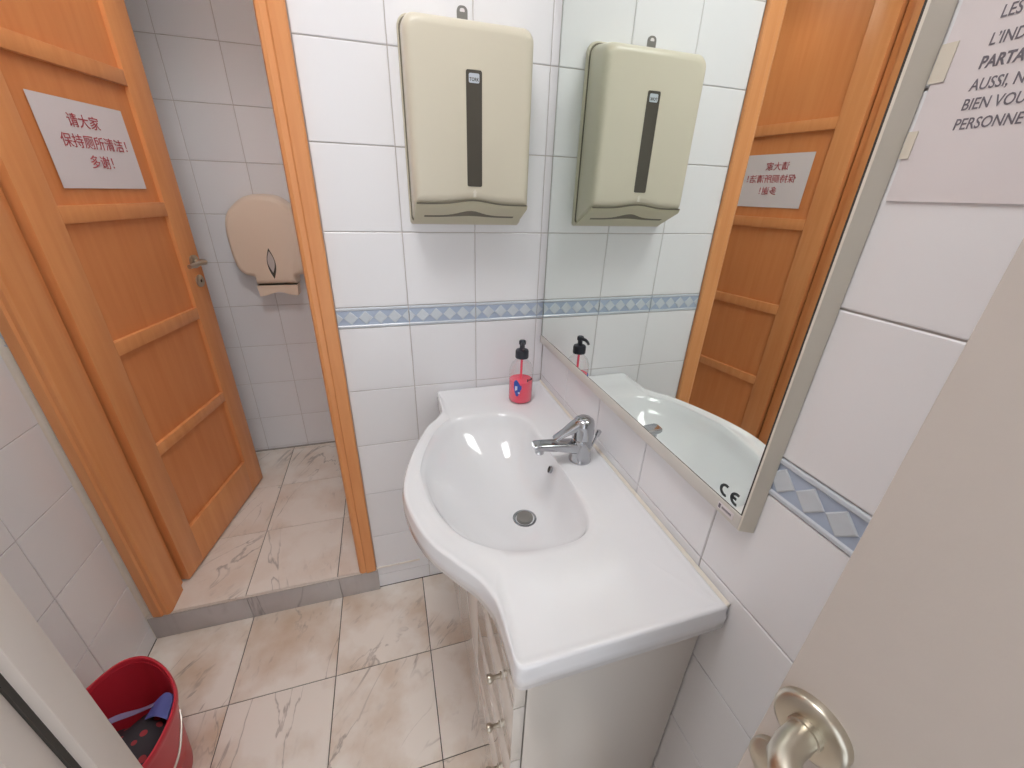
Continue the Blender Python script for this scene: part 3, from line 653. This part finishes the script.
# sight window
P = round_rect(-0.2690, -0.2310, 1.441, 1.674, 0.004, 3)
P = [Vector((q.x, q.y+(0.0025*math.cos((q.x+0.250)/0.019*PI/2) if q.y > 1.55 else -0.0015*math.cos((q.x+0.25)/0.019*PI/2)))) for q in P]
Pi = [Vector((-0.250, 1.5575))+Vector(((q.x+0.250)*1.13, (q.y-1.5575)*1.017)) for q in P]
yf = -0.1066
bm = NB(); add_loft(bm, [[(q.x, yf+0.003, q.y) for q in Pi], [(q.x, yf-0.0006, q.y) for q in Pi], [(q.x, yf-0.0008, q.y) for q in P], [(q.x, yf+0.003, q.y) for q in P]], True, True); wf = obj('window_bezel', bm, 'cream', td)
bm = NB(); add_loft(bm, [[(q.x, yf+0.002, q.y) for q in offset_poly(P, 0.0008)], [(q.x, yf-0.0010, q.y) for q in offset_poly(P, 0.0008)]]); sw = obj('sight_window', bm, 'smoke', td); sw['label'] = 'narrow smoked sight window'
bm = NB(); prism(bm, round_rect(-0.2620, -0.2378, 1.650, 1.668, 0.003, 3), 'y', yf-0.0016, yf-0.0008); lg = obj('logo', bm, 'border_lip', sw)
bm = text_bm('TORK', 0.0092, 'CENTER', 0.0002, 0.0001)
for v in bm.verts: v.co = Vector((-0.2499+v.co.x*0.86, yf-0.0018-v.co.z, 1.6535+v.co.y))
bm2 = bm; obj('lettering', bm2, 'smoke', lg)
bm = NB(); prism(bm, [(-0.2535, 1.418), (-0.2465, 1.418), (-0.2465, 1.427), (-0.2440, 1.427), (-0.250, 1.436), (-0.2560, 1.427), (-0.2535, 1.427)], 'y', yf-0.0006, yf+0.001); obj('printed_mark', bm, 'tape', td)
# grey key tab standing on the top
bm = NB(); o_ = round_rect(-0.2740, -0.2500, 1.760, 1.8015, (0.001, 0.001, 0.0095, 0.0095), 5); prism(bm, o_, 'y', -0.043, -0.039); ky = obj('key_tab', bm, 'grey_plastic', td)
bm = NB(); prism(bm, round_rect(-0.2675, -0.2565, 1.7905, 1.7970, (0.001, 0.001, 0.004, 0.004), 4), 'y', -0.0434, -0.0386); obj('key_hole', bm, 'paper', ky)

# ------------------------------------------------------------------ jumbo roll dispenser in the toilet room
RCX = -0.957; RY0 = FY-0.002; RY1 = 0.845
rd = thing('toilet_roll_dispenser', 'beige plastic jumbo toilet roll dispenser on the far tiled wall', 'roll dispenser', (RCX, FY, 0.97))
half = [(0.0, 1.394), (0.045, 1.390), (0.080, 1.374), (0.122, 1.338), (0.144, 1.305), (0.153, 1.265), (0.155, 1.205), (0.151, 1.135), (0.141, 1.090), (0.118, 1.066), (0.086, 1.056), (0.082, 1.024)]
hp = catmull(half, 5, closed=False)
RO = [Vector((RCX-q.x, q.y)) for q in hp]+[Vector((RCX+q.x, q.y)) for q in reversed(hp[1:])]
ctr = Vector((RCX, 1.22))
def rsc(P, s): return [ctr+(q-ctr)*s for q in P]
bm = NB(); add_loft(bm, [[(q.x, y, q.y) for q in rsc(RO, s)] for y, s in ((RY0, 1.0), (RY0-0.022, 1.0), (RY0-0.0225, 0.985), (RY0-0.0245, 0.985), (RY0-0.025, 1.0), (RY1+0.030, 0.985), (RY1+0.012, 0.955), (RY1+0.003, 0.915), (RY1, 0.86))]); obj('cover', bm, 'cream2', rd, smooth=True, angle=50)
bm = NB(); lo = []
for k in range(17):
    u = k/16*2-1; lo.append((RCX+u*0.078, 0.974+0.018*math.exp(-(u/0.55)**2)))
ol = [(RCX-0.0815, 1.0225)]+lo+[(RCX+0.0815, 1.0225)]
prism(bm, ol, 'y', RY0-0.030, RY1+0.012); obj('outlet', bm, 'cream2', rd)
box('outlet_seam', RCX-0.079, RCX+0.079, RY0-0.032, RY1+0.014, 1.0215, 1.0236, 'slotgap', rd)
bm = NB(); lens = [(RCX-0.002+0.0165*math.sin(PI*t)*s_, 1.053+0.131*t) for t, s_ in [(i/12, 1) for i in range(13)]+[(i/12, -1) for i in range(11, 0, -1)]]
prism(bm, lens, 'y', RY1-0.0010, RY1+0.004); ln = obj('sight_window', bm, 'smoke', rd); ln['label'] = 'leaf-shaped sight window'
bm = NB(); lens2 = [(RCX-0.002+0.0130*math.sin(PI*t)*s_, 1.080+0.092*t) for t, s_ in [(i/12, 1) for i in range(13)]+[(i/12, -1) for i in range(11, 0, -1)]]
prism(bm, lens2, 'y', RY1-0.0016, RY1); obj('window_gloss', bm, 'lens', ln)  # pale leaf shape paints the glossy reflection onto the sight window

# ------------------------------------------------------------------ bucket
bz = 0.27; bk = thing('bucket', 'red plastic bucket with a wire handle on the floor by the left wall', 'bucket', (-1.2, -0.45, 0.0))
bp = catmull([(-1.306, -0.333), (-1.262, -0.279), (-1.205, -0.278), (-1.140, -0.326), (-1.090, -0.395), (-1.075, -0.465), (-1.088, -0.545), (-1.130, -0.600), (-1.200, -0.622), (-1.270, -0.600), (-1.315, -0.540), (-1.330, -0.460), (-1.326, -0.390)], 5)
a_ = sum(a.x*b.y-b.x*a.y for a, b in zip(bp, bp[1:]+bp[:1]))
if a_ < 0: bp.reverse()
bc = Vector((-1.205, -0.45))
def bs(s, z, off=0.0):
    P = offset_poly(bp, off) if off else bp
    return [(bc.x+(q.x-bc.x)*s, bc.y+(q.y-bc.y)*s, z) for q in P]
bm = NB(); add_loft(bm, [bs(0.70, 0.001), bs(0.74, 0.004), bs(0.80, 0.09), bs(0.88, 0.18), bs(0.945, bz-0.02, 0), bs(0.95, bz-0.012), bs(0.93, bz-0.012), bs(0.92, bz-0.03), bs(0.86, 0.18), bs(0.78, 0.09), bs(0.71, 0.008)]); obj('pail', bm, 'bucket', bk, smooth=True, angle=60)
bm = NB(); R_ = [bs(0.945, bz-0.022), bs(0.985, bz-0.022), bs(1.0, bz-0.012), bs(1.0, bz-0.004), bs(0.985, bz), bs(0.955, bz), bs(0.94, bz-0.006), bs(0.937, bz-0.02)]
add_loft(bm, R_+[R_[0]], False, False); bmesh.ops.remove_doubles(bm, verts=bm.verts, dist=1e-5); obj('rim', bm, 'bucket', bk, smooth=True, angle=60)
bm = NB(); hp_ = catmull([(-1.072, -0.438, 0.252), (-1.062, -0.470, 0.235), (-1.058, -0.530, 0.205), (-1.085, -0.600, 0.180), (-1.140, -0.645, 0.165), (-1.220, -0.660, 0.165), (-1.290, -0.640, 0.185), (-1.335, -0.560, 0.225), (-1.338, -0.500, 0.248)], 5, closed=False)
add_tube(bm, hp_, 0.0028, 8); obj('wire_handle', bm, 'wire', bk, smooth=True)
# contents
def lump(name, label, c, rx, ry, rz, mat, seed, amp, cat):
    rnd = random.Random(seed); ph = [(rnd.uniform(0, 6.3), rnd.uniform(2, 5), rnd.uniform(3, 7)) for _ in range(5)]
    bm = NB(); bmesh.ops.create_icosphere(bm, subdivisions=4, radius=1.0)
    for v in bm.verts:
        d = v.co.normalized(); f = 1+amp*sum(math.sin(p0+d.x*fx+d.y*fy+d.z*3) for p0, fx, fy in ph)/2
        v.co = Vector((c[0]+d.x*rx*f, c[1]+d.y*ry*f, c[2]+d.z*rz*f))
    t = obj(name, bm, mat, None, smooth=True, angle=180); return tag(t, label, cat)
lump('cleaning_cloth', 'dark crumpled cloth with red spots lying inside the red bucket', (-1.195, -0.462, 0.122), 0.084, 0.104, 0.080, 'rag', 3, 0.10, 'cloth')
def sheet(name, label, pts, mat, th, cat):
    """folded plastic film: strip between two polylines"""
    A, B = [catmull(q, 5, closed=False) for q in pts]; bm = NB()
    rg = [[a, b, b+Vector((0.001, 0.002, -th)), a+Vector((0.001, 0.002, -th))] for a, b in zip(A, B)]
    add_loft(bm, rg); return tag(obj(name, bm, mat, None, smooth=True), label, cat)
sheet('plastic_bag', 'lavender folded plastic film along the far side inside the red bucket', ([(-1.285, -0.400, 0.205), (-1.240, -0.385, 0.212), (-1.190, -0.378, 0.205), (-1.165, -0.372, 0.205)], [(-1.285, -0.424, 0.212), (-1.240, -0.410, 0.222), (-1.195, -0.398, 0.216), (-1.160, -0.388, 0.214)]), 'lavender', 0.004, 'plastic bag')
sheet('plastic_bag', 'blue folded plastic film at the right side inside the red bucket', ([(-1.165, -0.372, 0.205), (-1.140, -0.365, 0.222), (-1.118, -0.378, 0.228), (-1.112, -0.395, 0.224)], [(-1.170, -0.410, 0.205), (-1.145, -0.415, 0.216), (-1.122, -0.425, 0.214), (-1.114, -0.430, 0.212)]), 'blue_plastic', 0.005, 'plastic bag')

# ------------------------------------------------------------------ white entrance door, open beside the viewer
TE = math.radians(100)
hinge = Vector((-0.0755, -1.780))
ed = thing('door_2', 'open white painted door with a round lever handle in the right foreground', 'door', (0, 0, 0.006), TE, kind='structure')
# leaf face line passes through the rose centre (-0.197, -1.104)
e = Vector((math.cos(TE), math.sin(TE))); fc = Vector((-0.1985, -1.1035)); FREE = 0.0275
hp2 = fc+e*FREE-e*0.72; ed.location = (hp2.x, hp2.y, 0.006)
box('leaf', 0.0, 0.72, -0.036, 0.0, 0.0, 2.03, 'paint', ed, 0.0015, local=True)
HX = 0.72-FREE; HZ = 1.064
X_ = Vector((1, 0, 0)); Z_ = Vector((0, 0, 1))
bm = NB(); add_loft(bm, [ring((HX, y, HZ), r, 40, X_, Z_) for r, y in ((0.0262, 0.0), (0.0262, 0.0055), (0.0250, 0.0080), (0.0225, 0.0092), (0.0140, 0.0098), (0.0125, 0.0098))]); rs = obj('handle_rose', bm, 'brass', ed, local=True, smooth=True); rs['label'] = 'round brushed metal rose'
bm = NB(); add_tube(bm, [(HX, 0.008, HZ), (HX, 0.014, HZ), (HX, 0.0145, HZ), (HX, 0.030, HZ), (HX-0.002, 0.040, HZ), (HX-0.008, 0.048, HZ), (HX-0.018, 0.052, HZ), (HX-0.05, 0.053, HZ), (HX-0.12, 0.052, HZ)], [0.0120, 0.0120, 0.0105, 0.0105, 0.0108, 0.0108, 0.0105, 0.0100, 0.0095], 20); obj('lever_handle', bm, 'brass', ed, local=True, smooth=True)
bm = NB(); add_loft(bm, [ring((HX, y, HZ), r, 32, X_, Z_) for r, y in ((0.0262, -0.036), (0.0262, -0.0415), (0.0225, -0.0452), (0.0125, -0.046))]); obj('handle_rose', bm, 'brass', ed, local=True, smooth=True)
bm = NB(); add_tube(bm, [(HX, -0.044, HZ), (HX, -0.066, HZ), (HX-0.008, -0.084, HZ), (HX-0.018, -0.088, HZ), (HX-0.12, -0.088, HZ)], 0.0105, 16); obj('lever_handle', bm, 'brass', ed, local=True, smooth=True)
# escutcheon with the key turn below the rose
bm = NB(); add_loft(bm, [ring((HX, y, HZ-0.072), r, 32, X_, Z_) for r, y in ((0.0262, 0.0), (0.0262, 0.0055), (0.0225, 0.0085))]); obj('key_plate', bm, 'brass', ed, local=True, smooth=True)

# ------------------------------------------------------------------ white partition post in the left foreground
PX, PY = -0.967, -0.685
po = thing('trim_2', 'white painted door post with a dark groove in the left foreground', 'door frame', (PX, PY, 0.0), kind='structure')
bm = NB(); add_box(bm, XL+0.001, PX, PY-0.049, PY, 0.001, ZC-0.001, 0.0015); obj('post', bm, 'paint2', po, smooth=True)
box('groove', XL+0.001, PX-0.016, PY-0.0575, PY-0.0485, 0.001, ZC-0.001, 'dark', po)
bm = NB(); add_box(bm, XL+0.001, PX-0.020, PY-0.100, PY-0.0575, 0.001, ZC-0.001, 0.001); obj('rebate_board', bm, 'paint2', po, smooth=True)

# ------------------------------------------------------------------ ceiling lamps
def lamp(name, label, x, y, lx, ly, mat):
    t = thing(name, label, 'ceiling lamp', (x, y, ZC-0.05))
    bm = NB(); add_box(bm, x-lx/2-0.015, x+lx/2+0.015, y-ly/2-0.015, y+ly/2+0.015, ZC-0.03, ZC-0.0005, 0.004); obj('housing', bm, 'mframe', t, smooth=True)
    bm = NB(); add_box(bm, x-lx/2, x+lx/2, y-ly/2, y+ly/2, ZC-0.05, ZC-0.0305, 0.006); obj('diffuser', bm, mat, t, smooth=True)
lamp('ceiling_lamp', 'rectangular white ceiling lamp above the washbasin', -0.62, -0.78, 0.56, 0.40, 'lamp')

PX_, PY_ = -0.96, 0.42
pl = thing('pendant_lamp', 'white shaded pendant lamp hanging in the toilet room', 'pendant lamp', (PX_, PY_, 2.26))
bm = NB(); add_lathe(bm, (PX_, PY_, 2.26), [(0.108, 0.0), (0.112, 0.0), (0.112, 0.205), (0.095, 0.225), (0.02, 0.232), (0.02, 0.225), (0.092, 0.218), (0.108, 0.20)], 32, False, False)
bmesh.ops.holes_fill(bm, edges=[e for e in bm.edges if e.is_boundary and all(v.co.z > 2.46 for v in e.verts)], sides=0)
obj('shade', bm, 'plaster', pl, smooth=True)
bm = NB(); add_lathe(bm, (PX_, PY_, 2.26), [(0.088, 0.186), (0.092, 0.190), (0.092, 0.198), (0.088, 0.200)], 32); obj('diffuser', bm, 'pendant', pl, smooth=True)
bm = NB(); add_tube(bm, [(PX_, PY_, 2.49), (PX_, PY_, ZC-0.012)], 0.004, 8); obj('cord', bm, 'grey_plastic', pl, smooth=True)
bm = NB(); add_lathe(bm, (PX_, PY_, ZC), [(0.045, -0.0005), (0.045, -0.012), (0.03, -0.02), (0.006, -0.022)], 24); obj('ceiling_rose', bm, 'plaster', pl, smooth=True)
